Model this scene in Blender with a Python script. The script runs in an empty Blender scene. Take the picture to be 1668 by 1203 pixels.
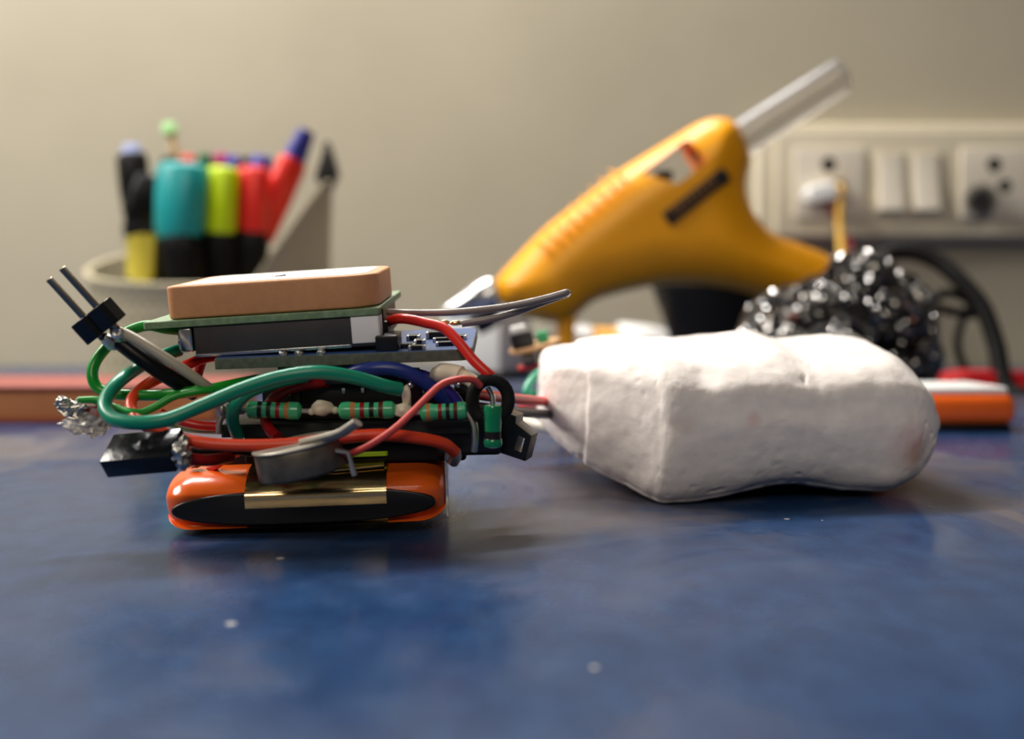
import bpy, bmesh, math, random
from mathutils import Vector, Matrix, noise
random.seed(7)
R = math.radians
C = bpy.context.scene.collection
sc = bpy.context.scene
MM = 0.001                      # everything below is written in millimetres

# ------------------------------------------------------------------ camera
F_PX, CX, CY, HORIZON, EYE = 1788.0, 834.0, 601.5, 515.0, 23.8
PITCH = math.atan((CY - HORIZON) / F_PX)
cam_d = bpy.data.cameras.new('camera')
cam = bpy.data.objects.new('camera', cam_d)
C.objects.link(cam)
cam.location = (0, 0, EYE * MM)
cam.rotation_euler = (R(90) - PITCH, 0, 0)
cam_d.sensor_fit = 'HORIZONTAL'
cam_d.sensor_width = 36.0
cam_d.lens = 36.0 * F_PX / 1668.0
cam_d.clip_start = 0.002
cam_d.clip_end = 20
cam_d.dof.use_dof = True
cam_d.dof.focus_distance = 0.124
cam_d.dof.aperture_fstop = 18.0
sc.camera = cam

# ------------------------------------------------------------------ world, lamps, exposure
w = bpy.data.worlds.new('world')
sc.world = w
w.use_nodes = True
w.node_tree.nodes['Background'].inputs[0].default_value = (1.0, 0.90, 0.80, 1)
w.node_tree.nodes['Background'].inputs[1].default_value = 0.07

def area(name, loc, target, sx, sy, power, col):
    d = bpy.data.lights.new(name, 'AREA')
    d.shape = 'RECTANGLE'
    d.size, d.size_y = sx * MM, sy * MM
    d.energy = power
    d.color = col
    o = bpy.data.objects.new(name, d)
    C.objects.link(o)
    o.location = Vector(loc) * MM
    o.rotation_euler = (Vector(target) - Vector(loc)).to_track_quat('-Z', 'Y').to_euler()
    return o
area('tube_lamp', (-120, 440, 500), (0, 200, 0), 560, 40, 6.5, (1.0, 0.97, 0.93))
area('second_tube_lamp', (40, -520, 950), (0, 100, 0), 600, 30, 1.1, (1.0, 0.95, 0.88))
area('front_fill_lamp', (-150, -900, 620), (20, 200, 20), 400, 300, 3.0, (1.0, 0.88, 0.72))  # added warm fill behind the camera to brighten front faces, not a known lamp
area('side_lamp', (-560, 210, 420), (0, 200, 10), 220, 220, 4.0, (1.0, 0.94, 0.86))

sc.view_settings.view_transform = 'Standard'
sc.view_settings.look = 'None'
sc.view_settings.gamma = 1.0
sc.view_settings.exposure = 0.0
sc.view_settings.use_curve_mapping = False
try:
    sc.cycles.use_denoising = True
    sc.cycles.caustics_reflective = False
except Exception:
    pass

# ------------------------------------------------------------------ helpers
def P(px, py, d):
    """the point on the sight line of photo pixel (px, py) at distance d along the desk"""
    x, z = (px - CX) / F_PX, -(py - CY) / F_PX
    c, s = math.cos(PITCH), math.sin(PITCH)
    dy, dz = c + z * s, z * c - s
    k = d / dy
    return Vector((x * k, d, EYE + dz * k))

def srgb(r, g, b):
    f = lambda c: ((c / 255 + 0.055) / 1.055) ** 2.4 if c > 10.3 else c / 255 / 12.92
    return (f(r), f(g), f(b), 1)

MATS = {}
def mat(name, col, rough=0.5, metal=0.0, spec=0.5, coat=0.0, bump=0.0, bscale=400.0, vary=0.0, vscale=200.0,
        trans=0.0, ior=1.45, sss=0.0):
    m = bpy.data.materials.new(name)
    m.use_nodes = True
    nt = m.node_tree
    b = nt.nodes['Principled BSDF']
    b.inputs['Base Color'].default_value = col
    b.inputs['Roughness'].default_value = rough
    b.inputs['Metallic'].default_value = metal
    b.inputs['Specular IOR Level'].default_value = spec
    b.inputs['Coat Weight'].default_value = coat
    b.inputs['Coat Roughness'].default_value = 0.08
    b.inputs['Transmission Weight'].default_value = trans
    b.inputs['IOR'].default_value = ior
    if sss:
        b.inputs['Subsurface Weight'].default_value = sss
        b.inputs['Subsurface Scale'].default_value = 0.002
    tc = nt.nodes.new('ShaderNodeTexCoord')
    n = nt.nodes.new('ShaderNodeTexNoise')
    n.inputs['Scale'].default_value = vscale
    n.inputs['Detail'].default_value = 5
    nt.links.new(tc.outputs['Object'], n.inputs['Vector'])
    v = max(vary, 0.03)
    mr = nt.nodes.new('ShaderNodeMapRange')
    mr.inputs['From Min'].default_value = 0.3
    mr.inputs['From Max'].default_value = 0.7
    mr.inputs['To Min'].default_value = 1 - v
    mr.inputs['To Max'].default_value = 1 + v
    nt.links.new(n.outputs['Fac'], mr.inputs['Value'])
    mx = nt.nodes.new('ShaderNodeMix')
    mx.data_type = 'RGBA'
    mx.blend_type = 'MULTIPLY'
    mx.inputs['Factor'].default_value = 1
    mx.inputs[6].default_value = col
    nt.links.new(mr.outputs['Result'], mx.inputs[7])
    nt.links.new(mx.outputs[2], b.inputs['Base Color'])
    if bump:
        n2 = nt.nodes.new('ShaderNodeTexNoise')
        n2.inputs['Scale'].default_value = bscale
        n2.inputs['Detail'].default_value = 6
        nt.links.new(tc.outputs['Object'], n2.inputs['Vector'])
        bp = nt.nodes.new('ShaderNodeBump')
        bp.inputs['Strength'].default_value = bump
        bp.inputs['Distance'].default_value = 0.0005
        nt.links.new(n2.outputs['Fac'], bp.inputs['Height'])
        nt.links.new(bp.outputs['Normal'], b.inputs['Normal'])
    MATS[name] = m
    return m

class MB:
    """collects shapes (mm, world) into ONE mesh object"""
    def __init__(s):
        s.v, s.f, s.mi, s.sm = [], [], [], []
    def add(s, vs, fs, mi=0, M=None, smooth=True):
        o = len(s.v)
        s.v += [(M @ Vector(p)) if M else Vector(p) for p in vs]
        for f in fs:
            s.f.append([i + o for i in f]); s.mi.append(mi); s.sm.append(smooth)
        return s
    def bm(s, b, mi=0, M=None, smooth=True):
        b.verts.ensure_lookup_table(); b.verts.index_update()
        s.add([v.co.copy() for v in b.verts], [[v.index for v in f.verts] for f in b.faces], mi, M, smooth)
        b.free()
        return s
    def box(s, lo, hi, bev=0.0, M=None, mi=0, seg=3):
        b = bmesh.new()
        bmesh.ops.create_cube(b, size=1)
        lo, hi = Vector(lo), Vector(hi)
        for v in b.verts:
            v.co = Vector(((lo[i] + hi[i]) / 2 + v.co[i] * (hi[i] - lo[i])) for i in range(3)) if False else Vector(
                [(lo[i] + hi[i]) / 2 + v.co[i] * (hi[i] - lo[i]) for i in range(3)])
        if bev:
            bmesh.ops.bevel(b, geom=b.edges[:], offset=bev, segments=seg, profile=0.5, affect='EDGES', clamp_overlap=True)
        return s.bm(b, mi, M, smooth=bool(bev))
    def rslab(s, lo, hi, rad, bev=0.0, M=None, mi=0, n=8):
        """slab in the local x-y plane with rounded corners (rad: one radius, or four from lower left going round)"""
        rs = rad if isinstance(rad, (list, tuple)) else [rad] * 4
        x0, y0, z0 = lo; x1, y1, z1 = hi
        pts = []
        for (cx, cy, a0), r in zip(((x0, y0, 180), (x1, y0, 270), (x1, y1, 0), (x0, y1, 90)), rs):
            r = max(r, 0.01)
            ox = cx + (r if cx == x0 else -r); oy = cy + (r if cy == y0 else -r)
            for k in range(n + 1):
                a = R(a0 + 90 * k / n)
                pts.append((ox + r * math.cos(a), oy + r * math.sin(a)))
        return s.prism([(p[0], p[1], z0) for p in pts], (0, 0, z1 - z0), bev, M, mi)
    def prism(s, loop, ext, bev=0.0, M=None, mi=0, holes=(), hbev=0.0, seg=4):
        b = bmesh.new()
        es = []
        rims = []
        for lp in [loop] + list(holes):
            vs = [b.verts.new(p) for p in lp]
            rims.append(len(vs))
            for i in range(len(vs)):
                es.append(b.edges.new((vs[i], vs[(i + 1) % len(vs)])))
        if holes:
            bmesh.ops.triangle_fill(b, use_beauty=True, use_dissolve=False, edges=es)
        else:
            b.faces.new(b.verts[:])
        ne = len(loop)
        outer0 = set(id(e) for e in es[:ne])
        r = bmesh.ops.extrude_face_region(b, geom=b.faces[:], use_keep_orig=True)
        nv = [g for g in r['geom'] if isinstance(g, bmesh.types.BMVert)]
        for v in nv:
            v.co += Vector(ext)
        bmesh.ops.recalc_face_normals(b, faces=b.faces[:])
        if bev:
            sharp = [e for e in b.edges if len(e.link_faces) == 2 and e.calc_face_angle(0) > 0.9
                     and abs((e.verts[0].co - e.verts[1].co).normalized().dot(Vector(ext).normalized())) < 0.5]
            if holes:
                hp = [Vector(p) for h in holes for p in h]
                def near(e):
                    return any(min((e.verts[0].co - q - Vector(ext) * t).length for t in (0, 1)) < 1e-4 for q in hp)
                sharp = [e for e in sharp if not near(e)]
            bmesh.ops.bevel(b, geom=sharp, offset=bev, segments=seg, profile=0.5, affect='EDGES', clamp_overlap=True)
        return s.bm(b, mi, M, smooth=bool(bev))
    def tube(s, pts, rad, seg=12, mi=0, caps=True, flat=1.0):
        pts = [Vector(p) for p in pts]
        n = len(pts)
        rs = rad if isinstance(rad, (list, tuple)) else [rad] * n
        up = Vector((0.13, 0.31, 0.94)).normalized()
        prev = None
        vs, fs = [], []
        for i in range(n):
            t = (pts[min(i + 1, n - 1)] - pts[max(i - 1, 0)])
            t = t.normalized() if t.length > 1e-9 else Vector((1, 0, 0))
            if prev is None:
                u = up - t * up.dot(t)
                if u.length < 1e-3: u = Vector((1, 0, 0)) - t * t.x
            else:
                u = prev - t * prev.dot(t)
            u.normalize(); prev = u
            b = t.cross(u)
            for k in range(seg):
                a = 2 * math.pi * k / seg
                vs.append(pts[i] + (u * math.cos(a) + b * (math.sin(a) * flat)) * rs[i])
        for i in range(n - 1):
            for k in range(seg):
                k2 = (k + 1) % seg
                fs.append([i * seg + k, i * seg + k2, (i + 1) * seg + k2, (i + 1) * seg + k])
        if caps:
            fs.append(list(range(seg))[::-1]); fs.append([(n - 1) * seg + k for k in range(seg)])
        return s.add(vs, fs, mi)
    def lathe(s, prof, a, b, seg=32, mis=None, mi=0):
        """prof: (t along a->b, radius)"""
        a, b = Vector(a), Vector(b)
        t = (b - a).normalized()
        u = Vector((0, 0, 1)) - t * t.z
        if u.length < 1e-3: u = Vector((1, 0, 0))
        u.normalize(); w2 = t.cross(u)
        o = len(s.v)
        L = (b - a).length
        for q, r in prof:
            for k in range(seg):
                an = 2 * math.pi * k / seg
                s.v.append(a + t * (q * L) + (u * math.cos(an) + w2 * math.sin(an)) * max(r, 1e-3))
        for i in range(len(prof) - 1):
            for k in range(seg):
                k2 = (k + 1) % seg
                s.f.append([o + i * seg + k, o + i * seg + k2, o + (i + 1) * seg + k2, o + (i + 1) * seg + k])
                s.mi.append(mis[i] if mis else mi); s.sm.append(True)
        s.f.append([o + k for k in range(seg)][::-1]); s.mi.append(mis[0] if mis else mi); s.sm.append(False)
        e = o + (len(prof) - 1) * seg
        s.f.append([e + k for k in range(seg)]); s.mi.append(mis[-1] if mis else mi); s.sm.append(False)
        return s
    def blob(s, c, r, M=None, mi=0, lump=0.0, sub=3, freq=1.0):
        b = bmesh.new()
        bmesh.ops.create_icosphere(b, subdivisions=sub, radius=1)
        rr = Vector(r) if isinstance(r, (list, tuple)) else Vector((r, r, r))
        for v in b.verts:
            k = 1 + lump * noise.noise(v.co * 1.7 * freq + Vector(c))
            v.co = Vector([v.co[i] * rr[i] * k for i in range(3)])
            if M is None: v.co += Vector(c)
            else: v.co = v.co + Vector(c)
        return s.bm(b, mi, M)
    def build(s, name, mats, parent=None, sharp=40):
        root = parent
        while root is not None and root.parent is not None: root = root.parent
        off = Vector(root['o_']) if root is not None else Vector((0, 0, 0))
        me = bpy.data.meshes.new(name)
        me.from_pydata([tuple((v - off) * MM) for v in s.v], [], s.f)
        for m in (mats if isinstance(mats, (list, tuple)) else [mats]):
            me.materials.append(MATS[m] if isinstance(m, str) else m)
        me.polygons.foreach_set('material_index', s.mi)
        me.polygons.foreach_set('use_smooth', s.sm)
        me.update()
        b = bmesh.new(); b.from_mesh(me)
        bmesh.ops.recalc_face_normals(b, faces=b.faces[:])
        for e in b.edges:
            if len(e.link_faces) == 2 and e.calc_face_angle(0) > R(sharp): e.smooth = False
        b.to_mesh(me); b.free()
        o = bpy.data.objects.new(name, me)
        C.objects.link(o)
        if parent is not None: o.parent = parent
        return o

ROOTS = []
def thing(name, label, cat, loc, group=None):
    o = bpy.data.objects.new(name, None)
    C.objects.link(o)
    o.empty_display_size = 0.005
    o.location = Vector(loc) * MM
    o['o_'] = tuple(loc)
    o['label'] = label; o['category'] = cat
    if group: o['group'] = group
    ROOTS.append(o)
    return o
def single(mb, name, mats, label, cat, loc=None, group=None, sharp=40):
    """a thing that is one mesh"""
    c = Vector(loc) if loc is not None else sum(mb.v, Vector()) / len(mb.v)
    mb.v = [v - c for v in mb.v]
    o = mb.build(name, mats, None, sharp)
    o.location = c * MM
    o['o_'] = tuple(c)
    o['label'] = label; o['category'] = cat
    if group: o['group'] = group
    ROOTS.append(o)
    return o
def structure(mb, name, m):
    o = mb.build(name, m); o['kind'] = 'structure'
    return o

def spline(pts, n=10):
    pts = [Vector(p) for p in pts]
    q = [pts[0] * 2 - pts[1]] + pts + [pts[-1] * 2 - pts[-2]]
    out = []
    for i in range(1, len(q) - 2):
        p0, p1, p2, p3 = q[i - 1], q[i], q[i + 1], q[i + 2]
        for k in range(n):
            t = k / n
            out.append(0.5 * ((2 * p1) + (p2 - p0) * t + (2 * p0 - 5 * p1 + 4 * p2 - p3) * t * t + (3 * p1 - p0 - 3 * p2 + p3) * t ** 3))
    out.append(pts[-1])
    return out
def path(px, n=10):
    """[(x, y, depth), ...] -> smooth world line"""
    return spline([P(*p) for p in px], n)
def frame(o, roll=0.0, pitch=0.0, yaw=0.0):
    return Matrix.Translation(Vector(o)) @ Matrix.Rotation(R(yaw), 4, 'Z') @ Matrix.Rotation(-R(roll), 4, 'Y') @ Matrix.Rotation(R(pitch), 4, 'X')
def rad(wpx, d):
    return wpx / 2 * d / F_PX

# ------------------------------------------------------------------ materials
mat('plaster', srgb(236, 228, 222), 0.85, spec=0.2, bump=0.14, bscale=1100, vary=0.06, vscale=420, sss=0.03)
mat('yellow', srgb(242, 164, 4), 0.38, bump=0.05, bscale=1500)
mat('black_plastic', (0.006, 0.006, 0.007, 1), 0.35)
mat('gloss_black', (0.008, 0.008, 0.01, 1), 0.16, bump=0.25, bscale=260)
mat('matt_black', (0.010, 0.010, 0.010, 1), 0.7, spec=0.2)
mat('rubber', (0.006, 0.006, 0.006, 1), 0.5, spec=0.15)
mat('ivory', srgb(206, 196, 172), 0.45)
mat('ivory_light', srgb(216, 207, 190), 0.4)
mat('socket_hole', (0.01, 0.009, 0.008, 1), 0.8)
mat('white_plastic', srgb(232, 232, 230), 0.4)
mat('box_white', srgb(214, 216, 214), 0.5)
mat('box_side', srgb(190, 184, 168), 0.6)
mat('steel', (0.55, 0.55, 0.56, 1), 0.22, 1.0)
mat('wool', (0.30, 0.29, 0.28, 1), 0.14, 1.0)
mat('wool_inner_shade', (0.010, 0.009, 0.008, 1), 0.8, 0.0)
mat('solder', (0.62, 0.61, 0.58, 1), 0.3, 1.0, bump=0.4, bscale=1500)
mat('dull_metal', (0.50, 0.48, 0.44, 1), 0.42, 1.0, vary=0.15, vscale=500)
mat('can_metal', (0.085, 0.075, 0.075, 1), 0.45, 0.7, vary=0.12, vscale=300)
mat('disc_side', srgb(112, 104, 92), 0.5, 0.7, vary=0.25, vscale=700)
mat('disc_lid', srgb(196, 188, 174), 0.5, 0.5)
mat('gold', (0.80, 0.57, 0.28, 1), 0.2, 1.0, bump=0.12, bscale=350)
mat('gold_dark', (0.60, 0.40, 0.14, 1), 0.35, 1.0)
mat('orange', srgb(246, 104, 28), 0.22, coat=0.4)
mat('ceramic', srgb(212, 150, 104), 0.6, bump=0.08, bscale=2500, vary=0.06, vscale=900)
mat('silver_patch', (0.72, 0.71, 0.69, 1), 0.35, 0.9)
mat('pcb_pale', srgb(122, 146, 112), 0.6, vary=0.25, vscale=1200)
mat('pcb_blue', srgb(60, 92, 150), 0.32, vary=0.2, vscale=900)
mat('pcb_edge', srgb(92, 98, 86), 0.7, vary=0.25, vscale=1500)
mat('pcb_dark', srgb(26, 34, 28), 0.5)
mat('pcb_brown', srgb(196, 150, 100), 0.6)
mat('sticker', srgb(250, 248, 246), 0.6)
mat('teal_wire', srgb(12, 138, 106), 0.3, spec=0.6)
mat('green_wire', srgb(22, 150, 44), 0.3, spec=0.6)
mat('red_wire', srgb(214, 38, 26), 0.32, spec=0.55)
mat('orange_wire', srgb(232, 70, 34), 0.34, spec=0.55)
mat('dark_red_wire', srgb(150, 22, 22), 0.35)
mat('pale_red_wire', srgb(214, 78, 70), 0.4)
mat('blue_wire', srgb(30, 48, 124), 0.32)
mat('purple_wire', srgb(62, 50, 160), 0.32)
mat('black_wire', (0.005, 0.005, 0.005, 1), 0.35, spec=0.25)
mat('grey_wire', srgb(178, 166, 146), 0.4)
mat('coax_grey', srgb(134, 124, 118), 0.28, spec=0.7)
mat('white_wire', srgb(222, 216, 200), 0.4)
mat('res_green', srgb(66, 186, 128), 0.3, coat=0.3)
mat('res_black', (0.008, 0.008, 0.008, 1), 0.35)
mat('res_brown', srgb(92, 30, 20), 0.35)
mat('res_red', srgb(140, 20, 18), 0.35)
mat('res_gold', srgb(190, 130, 70), 0.35)
mat('green_part', srgb(8, 130, 84), 0.2, coat=0.5)
mat('cream', srgb(226, 216, 190), 0.4)
mat('clear', (0.95, 0.95, 0.95, 1), 0.08, trans=0.95)
mat('glue_clear', (0.93, 0.90, 0.84, 1), 0.22, trans=0.75, bump=0.3, bscale=600)
mat('glue_stick', srgb(222, 218, 212), 0.3, trans=0.85)
mat('stand_grey', srgb(174, 165, 138), 0.55)
mat('turquoise', srgb(28, 150, 150), 0.35)
mat('lime', srgb(186, 214, 0), 0.35)
mat('marker_black', (0.006, 0.006, 0.006, 1), 0.4, spec=0.15)
mat('pin_metal', (0.30, 0.26, 0.21, 1), 0.3, 1.0)
mat('marker_red', srgb(222, 40, 28), 0.35)
mat('marker_blue', srgb(44, 52, 150), 0.35)
mat('marker_green', srgb(20, 90, 50), 0.4)
mat('magenta', srgb(170, 40, 100), 0.4)
mat('paleblue', srgb(150, 160, 200), 0.4)
mat('palegreen', srgb(168, 220, 150), 0.4)
mat('pencil_wood', srgb(214, 190, 140), 0.5)
mat('paper_yellow', srgb(206, 190, 60), 0.6)
mat('book_red', srgb(136, 66, 55), 0.6, vary=0.15, vscale=40)
mat('book_edge', srgb(214, 138, 84), 0.6, vary=0.12, vscale=60)
mat('red_plastic', srgb(206, 34, 40), 0.3)
mat('tube_white', srgb(226, 224, 222), 0.35)
mat('tube_orange', srgb(222, 160, 70), 0.4)
mat('lime_label', srgb(176, 210, 20), 0.4)
mat('yellow_wire', srgb(220, 172, 70), 0.4)
mat('pink_wire', srgb(196, 70, 90), 0.4)
mat('badge_gold', srgb(120, 78, 34), 0.4)

mat('floor_grey', srgb(120, 114, 106), 0.7)
# pale distemper on the wall, with faint stains
def wall_material():
    m = mat('wall_paint', srgb(174, 166, 146), 0.8, spec=0.2, bump=0.12, bscale=160, vary=0.05, vscale=14)
    return m
wall_material()

# blue laminate with dusty, greasy smears
def desk_material():
    m = bpy.data.materials.new('blue_laminate'); m.use_nodes = True
    nt = m.node_tree; N = nt.nodes; L = nt.links
    b = N['Principled BSDF']
    tc = N.new('ShaderNodeTexCoord')
    mp = N.new('ShaderNodeMapping'); mp.inputs['Scale'].default_value = (1.0, 0.55, 1)
    L.new(tc.outputs['Object'], mp.inputs['Vector'])
    def ntex(scale, detail, rough=0.55, dist=0.0):
        n = N.new('ShaderNodeTexNoise')
        n.inputs['Scale'].default_value = scale; n.inputs['Detail'].default_value = detail
        n.inputs['Roughness'].default_value = rough; n.inputs['Distortion'].default_value = dist
        L.new(mp.outputs['Vector'], n.inputs['Vector']); return n
    def ramp(src, a, c):
        r = N.new('ShaderNodeMapRange'); r.inputs['From Min'].default_value = a; r.inputs['From Max'].default_value = c
        L.new(src, r.inputs['Value']); return r.outputs['Result']
    def mix(fac, ca, cb):
        x = N.new('ShaderNodeMix'); x.data_type = 'RGBA'
        if isinstance(fac, float): x.inputs['Factor'].default_value = fac
        else: L.new(fac, x.inputs['Factor'])
        for s_, c_ in ((6, ca), (7, cb)):
            if isinstance(c_, tuple): x.inputs[s_].default_value = c_
            else: L.new(c_, x.inputs[s_])
        return x.outputs[2]
    n1 = ntex(26, 6, 0.6, 0.6); n2 = ntex(300, 4); n3 = ntex(70, 5, 0.6, 1.2)
    base = mix(ramp(n2.outputs['Fac'], 0.35, 0.7), srgb(28, 52, 88), srgb(37, 64, 102))
    dust = mix(ramp(n3.outputs['Fac'], 0.4, 0.65), srgb(102, 88, 76), srgb(108, 100, 96))
    dm = N.new('ShaderNodeMath'); dm.operation = 'MULTIPLY'; dm.inputs[1].default_value = 0.6
    L.new(ramp(n1.outputs['Fac'], 0.48, 0.62), dm.inputs[0])
    sy = N.new('ShaderNodeSeparateXYZ'); L.new(tc.outputs['Object'], sy.inputs[0])
    gy = N.new('ShaderNodeMapRange'); gy.interpolation_type = 'SMOOTHSTEP'      # the front strip has been wiped cleaner
    gy.inputs['From Min'].default_value = (106 - 180) * MM; gy.inputs['From Max'].default_value = (126 - 180) * MM
    gy.inputs['To Min'].default_value = 0.3; gy.inputs['To Max'].default_value = 1.1
    L.new(sy.outputs['Y'], gy.inputs['Value'])
    dw = N.new('ShaderNodeMath'); dw.operation = 'MULTIPLY'; dw.use_clamp = True
    L.new(dm.outputs[0], dw.inputs[0]); L.new(gy.outputs['Result'], dw.inputs[1])
    col = mix(dw.outputs[0], base, dust)
    vo = N.new('ShaderNodeTexVoronoi'); vo.inputs['Scale'].default_value = 90
    L.new(tc.outputs['Object'], vo.inputs['Vector'])
    sp = N.new('ShaderNodeMath'); sp.operation = 'LESS_THAN'; sp.inputs[1].default_value = 0.035
    L.new(vo.outputs['Distance'], sp.inputs[0])
    col = mix(sp.outputs[0], col, srgb(190, 186, 180))
    L.new(col, b.inputs['Base Color'])
    rg = N.new('ShaderNodeMapRange'); rg.inputs['To Min'].default_value = 0.16; rg.inputs['To Max'].default_value = 0.5
    rg.inputs['From Min'].default_value = 0.4; rg.inputs['From Max'].default_value = 0.66
    L.new(n1.outputs['Fac'], rg.inputs['Value']); L.new(rg.outputs['Result'], b.inputs['Roughness'])
    b.inputs['Specular IOR Level'].default_value = 0.2
    bp = N.new('ShaderNodeBump'); bp.inputs['Strength'].default_value = 0.05; bp.inputs['Distance'].default_value = 0.0003
    L.new(n2.outputs['Fac'], bp.inputs['Height']); L.new(bp.outputs['Normal'], b.inputs['Normal'])
    MATS['blue_laminate'] = m
desk_material()

# ================================================================== SETTING
WALL_Y = 530.0
m = MB(); m.box((-700, WALL_Y, -30), (700, WALL_Y + 60, 700)); structure(m, 'wall_back', 'wall_paint')
m = MB(); m.box((-1400, -1600, -760), (1400, WALL_Y, -740)); structure(m, 'floor', 'floor_grey')
m = MB(); m.box((-700, -160, -18), (700, WALL_Y - 0.2, 0), 1.5)
single(m, 'desk', 'blue_laminate', 'glossy blue laminate desk top with dusty grey smears', 'desk', (0, 180, 0))

# ================================================================== PLASTER BLOCK
def plaster():
    # photo x, top y, shoulder y, bottom y, front depth, back depth
    S = [(879, 622, 632, 655, 160, 170),
         (881, 592, 612, 684, 156, 176),
         (888, 574, 600, 699, 152, 180),
         (903, 566, 596, 716, 149, 182),
         (930, 563, 598, 738, 146, 184),
         (952, 561, 600, 755, 144, 184),
         (958, 556, 600, 760, 142.6, 185),
         (1000, 549, 604, 785, 140, 186),
         (1045, 549, 612, 806, 137, 186),
         (1066, 550, 620, 815, 135.4, 186),
         (1082, 551, 626, 822, 134.2, 186),
         (1105, 552, 630, 825, 134.0, 186),
         (1150, 551, 636, 819, 134.8, 186),
         (1220, 544, 634, 805, 136, 186),
         (1280, 541, 630, 795, 137, 186),
         (1320, 551, 634, 794, 137.6, 186),
         (1350, 554, 632, 798, 138, 186),
         (1440, 546, 626, 805, 139, 186),
         (1480, 552, 632, 797, 140, 185),
         (1504, 570, 638, 784, 141.5, 184),
         (1516, 590, 646, 766, 143.5, 181),
         (1522, 620, 658, 742, 146.5, 177),
         (1524, 655, 675, 712, 151, 172)]
    secs = []
    for (px, yt, ys, yb, df, db) in S:
        mid = df * 0.55 + db * 0.45
        x = P(px, 600, df + 1.5).x
        zt = P(px, yt, mid).z
        zs = P(px, ys, df + 2).z
        zb = P(px, yb, df + 3).z
        zb = max(zb, 0.05)
        h = zt - zb
        ring = [(df + 1.2, zb + 0.16 * h), (df + 0.0, zb + 0.40 * h), (df + 0.3, zs - 0.14 * h), (df + 1.6, zs + (zt - zs) * 0.12), (df + 7.5, zs + (zt - zs) * 0.62),
                (mid - 2, zt - 0.4), (mid + 4, zt), (db - 3, zt - 1.6), (db, zt - 0.35 * h), (db, zb + 0.4 * h), (db - 3, zb + 0.08 * h),
                (mid + 5, zb + 0.0), (df + 7, zb), (df + 3.2, zb + 0.04 * h)]
        secs.append((x, ring))
    # along x: spline each ring point, then spline around
    nr = len(secs[0][1])
    lines = [spline([Vector((x, r[k][0], r[k][1])) for x, r in secs], 10) for k in range(nr)]
    n_along = len(lines[0])
    per = 12
    vs = []
    for i in range(n_along):
        ring = [lines[k][i] for k in range(nr)]
        q = [ring[-1]] + ring + ring[:2]
        for k in range(nr):
            p0, p1, p2, p3 = q[k], q[k + 1], q[k + 2], q[k + 3]
            for j in range(per):
                t = j / per
                vs.append(0.5 * ((2 * p1) + (p2 - p0) * t + (2 * p0 - 5 * p1 + 4 * p2 - p3) * t * t + (3 * p1 - p0 - 3 * p2 + p3) * t ** 3))
    W = nr * per
    b = bmesh.new()
    bv = [b.verts.new(v) for v in vs]
    for i in range(n_along - 1):
        for k in range(W):
            k2 = (k + 1) % W
            b.faces.new((bv[i * W + k], bv[(i + 1) * W + k], bv[(i + 1) * W + k2], bv[i * W + k2]))
    for i in (0, n_along - 1):
        c = b.verts.new(sum((bv[i * W + k].co for k in range(W)), Vector()) / W)
        for k in range(W):
            k2 = (k + 1) % W
            b.faces.new((bv[i * W + k], bv[i * W + k2], c))
    bmesh.ops.recalc_face_normals(b, faces=b.faces[:])
    b.normal_update()
    dents = [(P(946, 722, 143), 0.75, 0.7), (P(1075, 700, 133), 3.2, 0.35), (P(1150, 610, 138), 3.0, 0.45), (P(1055, 560, 150), 2.0, 0.5),
             (P(1240, 650, 135), 3.5, 0.3), (P(1300, 690, 136), 2.6, -0.25), (P(1190, 690, 134), 3.0, -0.2), (P(1420, 580, 146), 4.5, 0.5),
             (P(1025, 600, 139), 2.2, 0.35), (P(1360, 625, 138), 1.6, 0.4), (P(1255, 640, 136), 1.2, -0.25), (P(1062, 690, 134), 2.2, 0.3)]
    seam = P(955, 600, 142).x
    off = {}
    for v in b.verts:
        p = v.co
        n = 0.34 * noise.noise(p * 0.16) + 0.13 * noise.noise(p * 0.36 + Vector((9, 2, 1))) + 0.06 * noise.noise(p * 0.8 + Vector((1, 8, 2))) + 0.02 * noise.noise(p * 2.1)
        pits = noise.noise(p * 0.9 + Vector((4, 4, 4)))
        if pits > 0.40: n -= (pits - 0.40) * 0.7 * (0.4 + max(0, noise.noise(p * 0.12 + Vector((7, 1, 3)))) * 2.5)
        for c, r_, dp in dents:
            q = (p - c).length / r_
            if q < 1: n -= dp * (1 - q * q) ** 2
        q = abs(p.x - seam - 0.02 * (p.z - 10)) / 0.35
        if q < 1: n -= 0.16 * (1 - q * q)
        off[v] = v.normal * n
    for v, d in off.items():
        v.co += d
        if v.co.z < 0.02: v.co.z = 0.02
    return MB().bm(b)
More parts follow.
